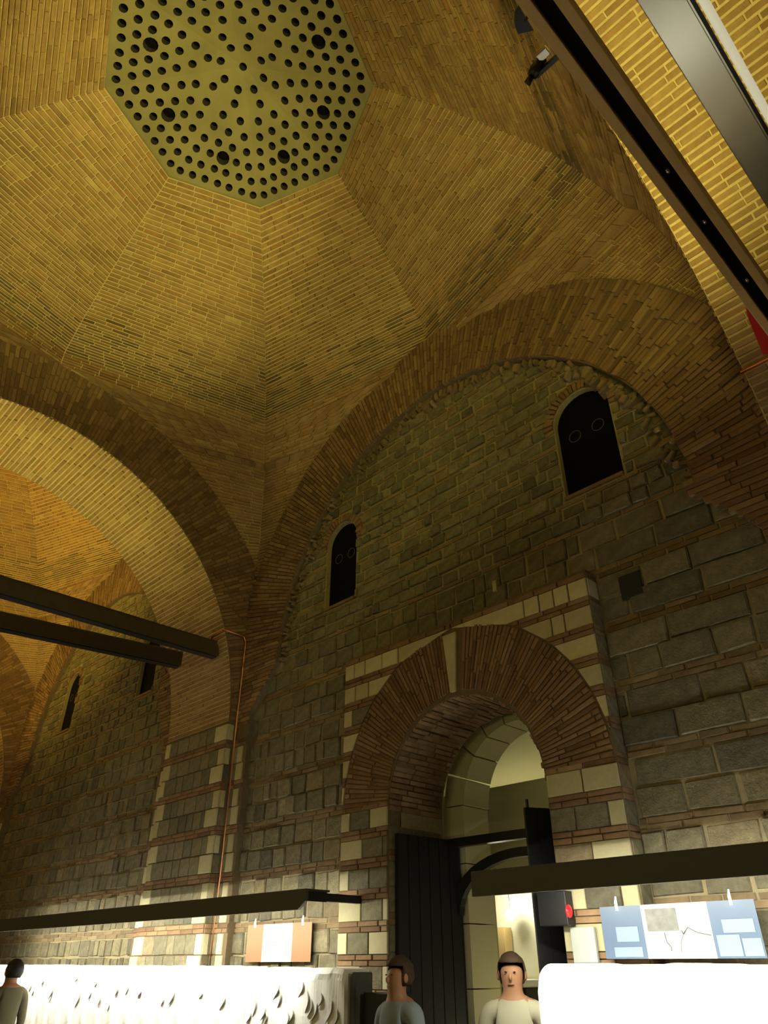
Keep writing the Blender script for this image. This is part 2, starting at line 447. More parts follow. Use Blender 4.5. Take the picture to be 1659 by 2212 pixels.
    for p, r in eyes:
        if r not in gm:
            b = MB(); b.tube([(0, 0, 0), (0, 0, .02), (0, 0, .035)], [r*1.02, r*1.0, r*.6], 12)
            ob = b.build('oculus_glass', M['glass_dark'], plate); gm[r] = ob.data; ob.parent = plate
            ob.matrix_parent_inverse = Matrix.Identity(4)
        else:
            ob = bpy.data.objects.new('oculus_glass', gm[r]); col.objects.link(ob); ob.parent = plate
        ob.matrix_parent_inverse = Matrix.Translation(-Vector((cx, YC, 8.4))) @ Matrix.Translation(Vector((cx, YC, 8.4)))
        ob.location = p + Vector((0, 0, .10))
    return root
build_vault(B1, 'ceiling', 'octagonal brick vault with pierced plaster oculus over the near bay', M['brick'], 300,
            'grey plaster plate pierced with small round openings')
build_vault(B2, 'ceiling', 'orange-lit brick vault seen through the left arch', M['brick'], 60, pitch=.06)

# ---------------------------------------------------------------- transverse arches
def transverse(x0, x1, name, label, soff_mat, ring_mat, ns, faces=(1,), ycut=5.0, mort=None):
    """semicircular arch spanning the hall between x0 and x1"""
    root = empty(name, ((x0+x1)/2, YC, TZ)); tag(root, label, 'arch', kind='structure')
    ctr = Vector(((x0+x1)/2, YC, TZ)); m_ = mort or M['mortar']
    zl = 4.10
    def arc(r, v, x, over=0):      # v 0..1 from back springing over the crown to the front springing
        a = PI*v
        return Vector((x, YC+r*math.cos(a), TZ+r*math.sin(a)))
    sof = lambda u, v: arc(TR, v, x0+(x1-x0)*u)
    hs = patch(sof, 0, 1, .060, .30, ctr, gap=.010, h=.010, hv=.006, rowgap=.020)
    shs = [sheet(sof, 1, 48)]
    V, Fc = join_sheets(shs); mesh('soffit_mortar', V, Fc, m_, root)
    emit(hs, 'brick', soff_mat, root, ns, 6.5, 'soffit_brickwork')
    for xf, sgn in ((x1, 1), (x0, -1)):
        if sgn not in faces: continue
        def ring(u, v):
            a = PI*v; r = TR+(TRO+.14-TR)*u
            y = YC+r*math.cos(a); z = TZ+r*math.sin(a)
            y = min(y, YB)
            return Vector((xf, y, z))
        def keep(c): return c.y < YB-.02
        hs = patch(ring, .002, .998, .052, .24, Vector((xf+sgn*3, YC, TZ)), gap=.010, h=.010, hv=.006, keep=keep)
        V, Fc = sheet(ring, 2, 60); mesh('face_mortar', V, Fc, M['mortar_dark'], root)
        emit(hs, 'brick', ring_mat, root, 300, 6.5, 'ring_brickwork')
    return root
XA = (-9.12, -7.66)
transverse(*XA, 'trim_1', 'tall brick transverse arch at left with dark face and yellow-lit soffit', M['brick'], M['brick_dark'], 300, mort=M['mortar_dome'])
transverse(-.90, .52, 'trim_2', 'overhead brick arch at the top right corner with beams below it', M['brick'], M['brick_dark'], 300, faces=(-1,), mort=M['mortar_dome'])
transverse(-16.86, -15.4, 'trim_3', 'farthest brick arch at the left edge of the picture', M['brick'], M['brick_dark'], 120, mort=M['mortar_dome'])

# ---------------------------------------------------------------- coursed masonry: stones between double brick bands
BAND0, PITCH = 2.455, .4875
def courses(z0, z1):
    """(kind, low, high) rows: thin double brick band, stone, stone"""
    out = []; k = -6
    while True:
        zb = BAND0+k*PITCH
        rows = [('brick', zb-.035, zb+.005), ('brick', zb+.010, zb+.050), ('stone', zb+.058, zb+.247), ('stone', zb+.257, zb+PITCH-.042)]
        if zb > 4.6: rows = [('brick', zb-.030, zb+.008), ('stone', zb+.018, zb+.140), ('stone', zb+.152, zb+.272), ('brick', zb+.282, zb+.315), ('stone', zb+.325, zb+PITCH-.040)]
        for t, a, b in rows:
            if a >= z0-.02 and b <= z1+.02: out.append((t, a, b))
        k += 1
        if zb > z1: break
    return out
def flat(x0, x1, z0, z1, y, n=Vector((0, -1, 0)), h=.02, skew=0.0, ease=.008):
    p = [Vector((x0, y, z0)), Vector((x1, y, z0)), Vector((x1, y, z1)), Vector((x0, y, z1))]
    if skew:
        for q in p: q.z += R_.uniform(-skew, skew); q.x += R_.uniform(-skew, skew)
    return hexa(p, n, h, .03, ease)

# back wall with window niches and the doorway
WIN = [(-5.85, .27), (-2.42, .295), (-10.55, .27), (-13.53, .27)]
ZS, ZTOP = 5.26, 6.37
DX0, DX1, DSP, DR, DCX = -4.895, -3.185, 2.83, .855, -4.04
def arch_poly(cx, hw, zb, ztop, n=14, zs=None):
    s = ztop-hw if zs is None else zs
    return [(cx-hw, zb), (cx+hw, zb)]+[(cx+hw*math.cos(PI*i/n), s+hw*math.sin(PI*i/n)) for i in range(n+1)]
mb = MB(); mb.box(-24, 2.4, YB, 5.58, 0, 9.6)
wall = mb.build('wall_back', M['mortar'])
tag(wall, 'back wall of grey green stone courses with thin brick bands', None, kind='structure')
cutters = []
for cx, hw in WIN:
    c = MB(); c.prism(arch_poly(cx, hw, ZS, ZTOP), YB-.1, YB+.45); cutters.append(c)
c = MB(); c.prism(arch_poly(DCX, DR, -.5, 0, 20, zs=DSP), YB-.1, 6.2); cutters.append(c)
cut(wall, cutters)

def in_win(x0, x1, z0, z1):
    for cx, hw in WIN:
        if z1 > ZS+.01 and z0 < ZTOP+.10 and x1 > cx-hw-.0 and x0 < cx+hw+.0: return cx, hw
    return None
stones = []; bands = []; rub = []
def lay_wall(xa, xb, cz, cxx, rr, wide):
    for t, z0, z1 in courses(.3, 8.2):
        zm = (z0+z1)/2
        x = xa-R_.random()*.2
        while x < xb:
            if t == 'stone':
                l = R_.uniform(*( (.26, .62) if (wide and x > -2.75 and z1 < 4.9) else ((.12, .30) if z1 > 4.6 else (.14, .30))))
            else: l = R_.uniform(.2, .34)
            e = x+l; a = max(x, xa)+.006; b = min(e, xb)-.006; x = e
            if b-a < .04: continue
            xm = (a+b)/2
            if zm > cz and (xm-cxx)**2+(zm-cz)**2 > (rr+.14)**2: continue
            wn = in_win(a, b, z0, z1)
            if wn:
                cx, hw = wn; ww = hw+(.12 if zm > ZTOP-hw else .012)
                if zm > ZTOP-hw:
                    dd = zm-(ZTOP-hw); q = (hw+.12)**2-dd*dd; ww = math.sqrt(q) if q > 0 else 0
                if a < cx-ww < b and xm < cx: b = cx-ww
                elif a < cx+ww < b and xm >= cx: a = cx+ww
                elif ww > 0 and abs(xm-cx) < ww: continue
                if b-a < .03: continue
            if z1 < 4.44 and a > -5.56 and b < -2.54: continue
            if z1 < 4.44 and a < -5.54 < b: b = -5.54
            if z1 < 4.44 and a < -2.56 < b: a = -2.56
            if z1 < 4.52 and DX0 < xm < DX1: continue
            if b-a < .03: continue
            if t == 'stone': stones.append(flat(a+.003, b-.003, z0+.002, z1-.003, YB, h=.018+R_.uniform(-.010, .016), skew=.009, ease=.013))
            else: bands.append(flat(a, b, z0, z1, YB, h=.012+R_.uniform(-.006, .006), skew=.003))
c1 = bay_arch(B1); c2 = bay_arch(B2)
lay_wall(B1[0], B1[1], c1[2], c1[0], c1[3], True)
lay_wall(B2[0], B2[1], c2[2], c2[0], c2[3], False)
# rubble packed under the wall arch
for k in range(150):
    a = PI*(k+R_.random()*.8)/150
    rr_ = c1[3]+R_.uniform(-.16, -.01); L_ = R_.uniform(.05, .13); W_ = R_.uniform(.03, .06)
    d_ = Vector((math.cos(a), 0, math.sin(a))); t_ = Vector((-d_.z, 0, d_.x)); c_ = Vector((c1[0], YB, c1[2]))+d_*rr_
    rot = R_.uniform(-.5, .5); e1 = d_*math.cos(rot)+t_*math.sin(rot); e2 = t_*math.cos(rot)-d_*math.sin(rot)
    pts_ = [c_-e1*L_/2-e2*W_/2, c_+e1*L_/2-e2*W_/2, c_+e1*L_/2+e2*W_/2, c_-e1*L_/2+e2*W_/2]
    rub.append(hexa(pts_, Vector((0, -1, 0)), R_.uniform(.03, .085), .03, .012))
emit(rub, 'rubble', M['band'], wall, 60, 6, 'rubble_packing')
emit([flat(-2.36, -2.17, 4.10, 4.31, YB, h=.032, ease=.01)], 'stone', M['soot'], wall, 5, 1)  # dark block standing for the shaded hole of a missing stone
emit([flat(-3.60, -3.55, 4.60, 4.72, YB, h=.045, ease=.01)], 'stone', M['pale'], wall, 5, 1)
emit(stones, 'stone', M['stone'], wall, 300, 8, 'stonework')
emit(bands, 'brick', M['band'], wall, 300, 6, 'band_brickwork')
# radial bricks round the window heads and a red sill tile
vs = []
for cx, hw in WIN:
    s = ZTOP-hw
    fn = lambda u, v, cx=cx, hw=hw, s=s: Vector((cx+(hw+.005+.115*u)*math.cos(PI*(v*1.1-.05)), YB, s+(hw+.005+.115*u)*math.sin(PI*(v*1.1-.05))))
    vs += patch(fn, 0, 1, .05, .2, Vector((cx, 0, s)), gap=.012, h=.026, hv=.012, stagger=False)
emit(vs, 'brick', M['brick_red'], wall, 120, 5, 'window_head_bricks')
# rubble course of jutting pieces under the wall arch
for i, (cx, hw) in enumerate(WIN):
    nm = 'window_%d' % (i+1)
    lab = ['small arched black window left of the portal arch in the near bay', 'larger arched black window high up at right above the portal',
           'narrow black window slit just behind the ends of the dark tie beams', 'narrow black window slit farthest left on the back wall'][i]
    r = empty(nm, (cx, YB+.1, ZS)); tag(r, lab, 'window', kind='structure')
    b = MB(); b.prism(arch_poly(cx, hw+.02, ZS-.02, ZTOP+.02), YB+.06, YB+.10); p = b.build('pane', M['glass_dark'], r)
    for sx in (-1, 1):
        b = MB(); cc = Vector((cx+sx*hw*.42, YB+.055, ZS+.66)); rr = .062
        b.tube([cc+Vector((rr*math.cos(2*PI*k/20), 0, rr*math.sin(2*PI*k/20))) for k in range(21)], .004, 6, cap=False)
        b.build('roundel', M['rim'], r, True)
    b = MB(); b.box(cx-hw, cx+hw, YB-.03, YB+.2, ZS-.03, ZS); b.build('sill', M['brick_red'], r)

# ---------------------------------------------------------------- wall arches (formerets)
def formeret(bay, name, label, ns):
    cx, ro, cz, ri = bay_arch(bay); y1 = YB-.10
    root = empty(name, (cx, y1, cz)); tag(root, label, 'arch', kind='structure')
    V = []; Fc = []
    n = 56
    for k in range(n+1):
        a = PI*k/n
        for r, y in ((ri, YB), (ri, y1+.004), (ro+.20, y1+.004)):
            V.append(Vector((min(max(cx+r*math.cos(a), bay[0]), bay[1]), y, cz+r*math.sin(a))))
    for k in range(n):
        for j in range(2): Fc.append((k*3+j, k*3+j+1, k*3+j+4, k*3+j+3))
    # legs down to the floor
    for sx in (-1, 1):
        xa = bay[0] if sx < 0 else bay[1]; xb = xa - sx*.30
        b = len(V); V += [Vector((xa, y1+.004, 0)), Vector((xb, y1+.004, 0)), Vector((xb, YB, 0)), Vector((xa, y1+.004, cz)), Vector((cx+sx*ri, y1+.004, cz)), Vector((cx+sx*ri, YB, cz)),
                         Vector((xb, y1+.004, 4.25)), Vector((xb, YB, 4.25)), Vector((xa, y1+.004, 4.25))]
        Fc += [(b, b+1, b+6, b+8), (b+8, b+6, b+4, b+3), (b+1, b+2, b+7, b+6), (b+6, b+7, b+5, b+4)]
    mesh('arch_mortar', V, Fc, M['mortar_dark'], root)
    def ring(u, v):
        a = PI*v; r = ri+.01*math.sin(v*90)+(ro+.19-ri)*u
        x = min(max(cx+r*math.cos(a), bay[0]), bay[1])
        return Vector((x, y1, cz+r*math.sin(a)))
    hs = patch(ring, 0, 1, .052, .26, Vector((cx, 0, cz)), gap=.010, h=.012, hv=.009, jit=.3,
               keep=lambda c: bay[0]+.02 < c.x < bay[1]-.02)
    # bricks in the legs
    for sx in (-1, 1):
        xa = bay[0] if sx < 0 else bay[1]
        rws = [(z0, z1) for t, z0, z1 in courses(.4, 4.1) if t == 'brick']
        zz = 4.12
        while zz < cz-.01: rws.append((zz, min(zz+.046, cz))); zz += .054
        for z0, z1 in rws:
            xw = .30 if z1 < 4.3 else .30+(ro-ri-.30+.04)*(z1-4.3)/(cz-4.3)
            xi = xa-sx*xw
            a, b = min(xa, xi), max(xa, xi); mid = a+(b-a)*R_.uniform(.35, .65)
            for p, q in ((a, mid), (mid, b)): hs.append(flat(p+.004, q-.004, z0, z1, y1, h=.010, ease=.004))
    emit(hs, 'brick', M['brick_dark'], root, ns, 6.5, 'arch_brickwork')
    pl = []; dk = []; i = 0
    for sx in (-1, 1):
        xa = bay[0] if sx < 0 else bay[1]
        for t, z0, z1 in courses(.4, 4.1):
            if t != 'stone': continue
            i += 1; wq = .13 if i % 2 else .10
            pl.append(flat(*sorted((xa-sx*.13, xa-sx*(.13+wq))), z0, z1, y1, h=.012))
            dk.append(flat(*sorted((xa-sx*.005, xa-sx*.125)), z0, z1, y1, h=.010))
    emit(pl, 'quoin_stone', M['pale'], root, 60, 5, 'quoin_stonework'); emit(dk, 'stone', M['stone'], root, 60, 5)
    return root
formeret(B1, 'trim_4', 'dark brick wall arch framing the stone lunette with two windows', 300)
formeret(B2, 'trim_5', 'dark brick wall arch over the far bay at left', 120)

# ---------------------------------------------------------------- piers carrying the transverse arches
def pier(x0, x1, name, label, ns):
    yF = YC+TR       # 4.80
    root = empty(name, ((x0+x1)/2, yF, 0)); tag(root, label, 'pier', kind='structure')
    b = MB(); b.box(x0, x1, yF+.003, YB, 0, TZ); b.build('pier_core', M['mortar_dark'], root)
    br = []; st = []; pl = []; i = 0
    for t, z0, z1 in courses(.4, 4.17):
        if t == 'brick':
            x = x0
            while x < x1-.02:
                e = min(x+R_.uniform(.2, .3), x1); br.append(flat(x+.004, e-.004, z0, z1, yF, h=.010, ease=.004)); x = e
            br.append(side(x1, yF, YB-.11, z0, z1))
        else:
            i += 1; wl = (.20, .12)[i % 2]; wr = (.13, .26)[i % 2]
            pl.append(flat(x0+.004, x0+wl, z0, z1, yF, h=.014)); pl.append(flat(x1-wr, x1-.003, z0, z1, yF, h=.014))
            x = x0+wl
            while x < x1-wr-.03:
                e = min(x+R_.uniform(.15, .3), x1-wr)
                if x1-wr-e < .06: e = x1-wr
                st.append(flat(x+.004, e-.004, z0, z1, yF, h=.012, skew=.004)); x = e
            if z0 > 3.8: pl.append(side(x1, yF, YB-.11, z0, z1))
            elif i % 2: st.append(side(x1, yF, YB-.11, z0, z1))
            else: pl.append(side(x1, yF, yF+.07, z0, z1)); st.append(side(x1, yF+.075, YB-.11, z0, z1))
    emit(br, 'brick', M['brick_red'], root, 150, 5); emit(st, 'stone', M['stone'], root, ns, 7, 'stonework'); emit(pl, 'quoin_stone', M['pale'], root, 120, 5, 'quoin_stonework')
    return root
def side(x, ya, yb, z0, z1, h=.008):
    p = [Vector((x, ya+.003, z0)), Vector((x, yb-.003, z0)), Vector((x, yb-.003, z1)), Vector((x, ya+.003, z1))]
    return hexa(p, Vector((1, 0, 0)), h, .02, .004)
pier(*XA, 'wall_left', 'stone pier with pale alternating corner stones below the left arch', 200)
pier(-.92, .52, 'wall_right', 'stone pier under the overhead arch beyond the right edge', 60)
pier(-16.86, -15.4, 'wall_far', 'farthest stone pier at the left edge of the picture', 60)

# ---------------------------------------------------------------- portal around the doorway
PX0, PX1, PZ, PY = -5.53, -2.57, 4.42, 4.85
RO = 1.455; RC = 2.86
root = empty('trim_6', (DCX, PY, 0)); tag(root, 'projecting door portal with brick arch, pale keystone and banded pale stones', 'portal', kind='structure')
b = MB(); b.box(PX0, PX1, PY, YB+.01, 0, PZ); core = b.build('portal_core', M['mortar_dark'], root)
c = MB(); c.prism(arch_poly(DCX, DR, -.5, 0, 24, zs=DSP), PY-.2, YB+.3); cut(core, [c])
ringf = lambda u, v: Vector((DCX+(DR+.004+(RO-DR)*u)*math.cos(PI*v), PY, RC+(DR+.004+(RO-DR)*u)*math.sin(PI*v)))
hs = patch(ringf, 0, .468, .038, .32, Vector((DCX, 0, RC)), gap=.010, h=.012, hv=.006) + patch(ringf, .522, 1, .038, .32, Vector((DCX, 0, RC)), gap=.010, h=.012, hv=.006)
emit(hs, 'brick', M['brick_red'], root, 300, 5.5, 'archivolt_brickwork')
kp = [ringf(0, .53), ringf(0, .485), ringf(.93, .476), ringf(.93, .527)]
kp = [Vector((-4.08, PY, RC+DR+.01)), Vector((-4.02, PY, RC+DR+.01)), Vector((-3.98, PY, RC+RO-.03)), Vector((-4.14, PY, RC+RO-.03))]
v_, f_ = brick_mesh(hexa(kp, Vector((0, -1, 0)), .02)); mesh('keystone', v_, f_, M['pale'], root)
# face courses
pw = []; pb_ = []; ps = []; i = 0
def circ(z):
    dz = z-RC
    return math.sqrt(max(0, (RO+.012)**2-dz*dz)) if dz > 0 else None
rows = []
z = PZ-.03; k = 0
while z > .4:
    rows.append(('brick', z-.045, z)) if k == 0 else rows.extend([('brick', z-.035, z), ('brick', z-.078, z-.042)])
    zz = z-(.05 if k == 0 else .083); rows.append(('stone', zz-.158, zz)); z = zz-.163; k += 1
for t, z0, z1 in rows:
    zm = (z0+z1)/2
    for s in (-1, 1):
        xo = PX0 if s < 0 else PX1
        def inner(zq):
            if zm < RC+.03: return DCX+s*DR
            c_ = circ(max(zq, RC+.001))
            return DCX+s*max(c_, 0)
        i0, i1 = inner(z0), inner(z1)
        L = abs(i1-xo); nb = []
        if t == 'stone' and zm > 3.95: wds = [R_.uniform(.11, .27) for _ in range(16)]
        elif t == 'stone': i += 1; wds = [(.13, .30)[(i//2) % 2], .27, .3, .3, .3]
        else: wds = [R_.uniform(.2, .3) for _ in range(12)]
        x = 0; full = min(abs(i0-xo), abs(i1-xo))
        segs = []
        for wd in wds:
            if x+wd > full-.05: segs.append((x, None)); break
            segs.append((x, x+wd)); x += wd
        for j, (a, e) in enumerate(segs):
            last = e is None
            xa0 = xo-s*a
            xe0 = i0 if last else xo-s*e; xe1 = i1 if last else xo-s*e
            if abs(xe0-xa0) < .03 and abs(xe1-xa0) < .03: continue
            g = .006
            p = [Vector((xa0-s*g, PY, z0)), Vector((xe0+s*g, PY, z0)), Vector((xe1+s*g, PY, z1)), Vector((xa0-s*g, PY, z1))]
            if s > 0: p = [p[1], p[0], p[3], p[2]]
            hx_ = hexa(p, Vector((0, -1, 0)), .014+R_.uniform(-.003, .004), .03, .005)
            if t == 'brick': pb_.append(hx_)
            elif zm > 3.95 or j == 0 or (last and zm < 2.9 and (z0*10) % 2 > .6): pw.append(hx_)
            else: ps.append(hx_)
    # right side face of the portal
    hx_ = side(PX1, PY, YB, z0, z1, .006); (pb_ if t == 'brick' else pw if zm > 4.2 else ps).append(hx_)
emit(pw, 'pale_stone', M['pale'], root, 150, 5, 'pale_stonework'); emit(pb_, 'brick', M['brick_red'], root, 300, 5); emit(ps, 'stone', M['stone'], root, 150, 5, 'stonework')
# brick intrados and jambs of the passage
intr = lambda u, v: Vector((DCX+DR*math.cos(PI*v), PY+(5.57-PY)*u, DSP+DR*math.sin(PI*v)))
V, Fc = sheet(lambda u, v: Vector((DCX+(DR-.002)*math.cos(PI*v), PY+(5.57-PY)*u, DSP+(DR-.002)*math.sin(PI*v))), 1, 24)
mesh('intrados_mortar', V, Fc, M['mortar_dark'], root)
hs = patch(intr, 0, 1, .050, .26, Vector((DCX, 5.4, DSP)), gap=.010, h=.016, hv=.012)
emit(hs, 'brick', M['brick_red'], root, 200, 5.5, 'intrados_brickwork')
js = []; jb = []
for t, z0, z1 in courses(.4, DSP-.02):
    for xx, nn in ((DX0, 1), (DX1, -1)):
        y = PY+.005
        while y < 5.55:
            e = min(y+(R_.uniform(.22, .4)), 5.57)
            p = [Vector((xx, y+.004, z0)), Vector((xx, e-.004, z0)), Vector((xx, e-.004, z1)), Vector((xx, y+.004, z1))]
            (jb if t == 'brick' else js).append(hexa(p, Vector((nn, 0, 0)), .008, .02, .004)); y = e
emit(js, 'stone', M['stone'], root, 30, 5, 'jamb_stonework'); emit(jb, 'brick', M['brick_red'], root, 30, 5, 'jamb_brickwork')

# ---------------------------------------------------------------- black double door in the passage
root = empty('door_1', (DCX, 5.6, 0)); tag(root, 'black double door with an arched fanlight frame standing open in the portal', 'door', kind='structure')
FY = 5.62
b = MB(); b.box(DX0+.02, DX1-.02, FY, FY+.08, 2.585, 2.66); b.build('transom_bar', M['black_metal'], root)
b = MB(); b.box(DX0+.02, DX0+.10, FY, FY+.08, 0, 2.62); b.build('door_jamb', M['black_metal'], root)
b = MB(); b.box(DX1-.10, DX1-.02, FY, FY+.08, 0, 2.62); b.build('door_jamb', M['black_metal'], root)
n = 20; pts = []
for k in range(n+1):
    a = PI*k/n; pts.append((DCX+.80*math.cos(a), 2.10+.42*math.sin(a)))
poly = pts+[(DCX+(p[0]-DCX)*.91, p[1]-.075) for p in reversed(pts)]
b = MB(); b.prism(poly, FY+.005, FY+.07); b.build('fanlight_arch', M['black_metal'], root)
b = MB(); b.box(DCX+.12, DCX+.17, FY+.01, FY+.06, 2.46, 2.63); b.build('mullion', M['black_metal'], root)
# left leaf folded back along the jamb (boards run upright)
leaf = empty('door_leaf'); leaf.parent = root; leaf.matrix_parent_inverse = Matrix.Translation(-root.location); leaf['label'] = 'left door leaf folded against the jamb'
def leaf_boards(leafo, p0, p1, z1, nb):
    p0 = Vector(p0); p1 = Vector(p1); d = (p1-p0); nrm = Vector((-d.y, d.x, 0)).normalized()
    for k in range(nb):
        a = p0+d*(k+.04)/nb; e = p0+d*(k+.96)/nb
        v = [a-nrm*.02, e-nrm*.02, e+nrm*.02, a+nrm*.02]
        mesh('plank', [Vector((q.x, q.y, zz)) for zz in (.03, z1) for q in v],
             [(0, 3, 2, 1), (4, 5, 6, 7), (0, 1, 5, 4), (1, 2, 6, 5), (2, 3, 7, 6), (3, 0, 4, 7)], M['door'], leafo)
    v = [p0-nrm*.014, p1-nrm*.014, p1+nrm*.014, p0+nrm*.014]
    mesh('leaf_core', [Vector((q.x, q.y, zz)) for zz in (.02, z1-.01) for q in v],
         [(0, 3, 2, 1), (4, 5, 6, 7), (0, 1, 5, 4), (1, 2, 6, 5), (2, 3, 7, 6), (3, 0, 4, 7)], M['door'], leafo)
leaf_boards(leaf, (-4.86, 4.91, 0), (-4.80, 5.66, 0), 2.64, 6)
leaf2 = empty('door_leaf'); leaf2.parent = root; leaf2.matrix_parent_inverse = Matrix.Translation(-root.location); leaf2['label'] = 'right door leaf standing half open'
leaf_boards(leaf2, (-3.26, 5.45, 0), (-3.52, 5.00, 0), 2.70, 5)
b = MB(); b.tube([(-3.50, 5.02, 2.69), (-3.50, 5.02, 2.76)], .012, 8); b.build('hinge_pin', M['black_metal'], leaf2)

# ---------------------------------------------------------------- room beyond the doorway
b = MB(); b.box(-9.0, -1.0, 8.6, 8.8, 0, 5.2); b.build('wall_beyond', M['room']); tag(bpy.data.objects['wall_beyond'], 'cream wall of the lit room beyond the door', None, kind='structure')
root = empty('trim_7', (DCX, 5.95, 0)); tag(root, 'pale stone inner arch ring behind the brick doorway passage', None, kind='structure')
for k in range(9):       # voussoirs of the inner ring
    a0, a1 = PI*k/9+.01, PI*(k+1)/9-.01; seg = []
    for q in range(5): a = a0+(a1-a0)*q/4; seg.append((DCX+.93*math.cos(a), 2.96+.93*math.sin(a)))
    for q in range(5): a = a1-(a1-a0)*q/4; seg.append((DCX+.68*math.cos(a), 2.96+.68*math.sin(a)))
    b = MB(); b.prism(seg, 5.72, 6.1); b.build('voussoir', M['plaster'], root)
for sx in (-1, 1):
    for zz in range(6):
        b = MB(); b.box(DCX+sx*.70, DCX+sx*.95, 5.72, 6.1, zz*.49+.005, zz*.49+(.485 if zz < 5 else .508)); b.build('jamb_stone', M['plaster'], root)
b = MB(); b.box(-9, -1, 5.60, 5.70, 4.0, 5.2); b.build('wall_inner', M['room']); tag(bpy.data.objects['wall_inner'], 'plaster wall closing the top of the inner arch', None, kind='structure')
# lunette and darker plaster lintel farther in
b = MB(); b.prism([(-9, 3.35), (DCX+1.6, 3.35), (DCX+1.6, 5.2), (-9, 5.2)], 7.45, 7.55); b.build('wall_lunette', M['plaster']); tag(bpy.data.objects['wall_lunette'], 'bright plaster lunette inside the door arch', None, kind='structure')
b = MB(); b.box(-9, DCX+1.6, 6.88, 7.12, 2.46, 3.36); b.build('trim_8', M['plaster']); tag(bpy.data.objects['trim_8'], 'plaster lintel under the bright lunette', None, kind='structure')
b = MB(); b.box(-9, -1, 5.9, 8.8, 5.15, 5.3); b.build('ceiling_beyond', M['room']); tag(bpy.data.objects['ceiling_beyond'], 'ceiling of the room beyond the door', None, kind='structure')
b = MB(); b.box(-5.62, -5.30, 6.5, 6.85, 0, 2.8, .01); o = b.build('stone_pilaster', M['pilaster']); tag(o, 'yellow green stone pilaster just inside the doorway on the left', 'pilaster')
r = empty('stone_pier', (-4.5, 7.0, 0)); tag(r, 'block pier of pale stones inside the doorway on the right', 'pier')
for k in range(13):
    b = MB(); z0 = k*.22
    if k % 2: b.box(-4.78, -4.55, 6.9, 7.12, z0, z0+.21, .008); b.build('block', M['pale'], r)
    else:
        b.box(-4.78, -4.66, 6.9, 7.12, z0, z0+.21, .008); b.build('block', M['pale'], r)
        b = MB(); b.box(-4.65, -4.55, 6.9, 7.12, z0, z0+.21, .008); b.build('block', M['pale'], r)
r = empty('display_case', (-6.2, 8.2, 0)); tag(r, 'dark display case with lit amber panels in the room beyond the door', 'display case')
b = MB(); b.box(-7.1, -6.0, 8.2, 8.55, 0, 1.42, .01); b.build('cabinet', M['grey_bar'], r)
b = MB(); b.box(-7.1, -5.95, 8.1, 8.55, 1.42, 1.50, .01); b.build('shelf_slab', M['white'], r)
b = MB(); b.box(-7.1, -6.75, 8.4, 8.55, 1.52, 2.05); b.build('back_panel', M['grey_bar'], r)
b = MB(); b.box(-6.74, -6.40, 8.4, 8.55, 1.52, 2.05); b.build('back_panel', M['pane_warm'], r)
b = MB()
for q in range(5): b.ball((-6.15-.07*q+.0, 8.2, 1.548+.02*(q % 2)), (.055, .05, .045))
o = b.build('marble_fragment', M['marble'], None, True); tag(o, 'small bright marble fragment lying on the white shelf beyond the door', 'fragment')
b = MB(); b.ball((-6.25, 8.35, 2.18), .06, 16, 12); r = b.build('globe_lamp', M['lamp'], None, True); tag(r, 'small round glowing lamp in the room beyond the door', 'lamp')
b = MB(); b.tube([(-6.25, 8.35, 2.2), (-6.25, 8.35, 5.16)], .006, 8); b.build('lamp_rod', M['black_metal'], r)
l = bpy.data.lights.new('globe_light', 'POINT'); l.energy = 18; l.color = (1, .95, .75); l.shadow_soft_size = .06
lo = bpy.data.objects.new('globe_light', l); col.objects.link(lo); lo.location = (-6.25, 8.2, 2.3)
area('room_light', (-4.9, 7.9, 4.9), (-5.0, 7.8, 0), 1.6, .8, 55, (1, .95, .66))
area('vestibule_light', (-5.2, 7.16, 3.40), (-5.2, 7.40, 4.3), 2.0, .06, 3.6, (1, .92, .50))  # unseen light added behind the lintel to brighten the lunette
area('vestibule_fill', (-4.0, 6.3, .9), (-4.6, 6.6, 4.0), .6, .6, 5, (1, .88, .45))

# ---------------------------------------------------------------- tie beams and the fittings on them
def beam(x, z, w_, h_, y0, y1, name, label, mat, group=None):
    r = empty(name, (x, (y0+y1)/2, z)); tag(r, label, 'beam', group)
    b = MB(); b.box(x-w_/2, x+w_/2, y0, y1, z, z+h_, .008); b.build('beam_body', mat, r)
    b = MB(); b.box(x-w_/2+.02, x+w_/2-.02, y0+.02, y1-.02, z-.018, z+.002); b.build('lower_flange', M['black_metal'], r)
    return r
def tie(p0, p1, label):
    d = (Vector(p0)-Vector(p1)); p0 = Vector(p1)+d*((p1[1]-(YF+.25))/(p1[1]-p0[1])); d = d.normalized(); L_ = (p0-Vector(p1)).length
    r = empty('tie_beam', ((p0+Vector(p1))/2)); tag(r, label, 'beam', 'dark tie beams under the left arch')
    q = Vector((d.y, -d.x, 0))
    for nm, hw, za, zb, mt, off in (('beam_body', .075, -.09, .09, M['wood'], 0), ('lower_flange', .055, -.104, -.088, M['black_metal'], .02), ('top_cap', .085, .09, .10, M['wood'], .0)):
        A, B = Vector(p0)-d*off, Vector(p1)+d*off
        V = [c+q*sx*hw+Vector((0, 0, z_)) for z_ in (za, zb) for c, sx in ((A, -1), (A, 1), (B, 1), (B, -1))]
        mesh(nm, V, [(0, 3, 2, 1), (4, 5, 6, 7), (0, 1, 5, 4), (1, 2, 6, 5), (2, 3, 7, 6), (3, 0, 4, 7)], mt, r)
tie((-7.976, 1.90, 5.15), (-7.93, 4.66, 5.15), 'upper right of the two dark tie beams under the left arch')
tie((-8.946, 2.25, 5.15), (-8.578, 4.50, 5.15), 'lower left of the two dark tie beams under the left arch')
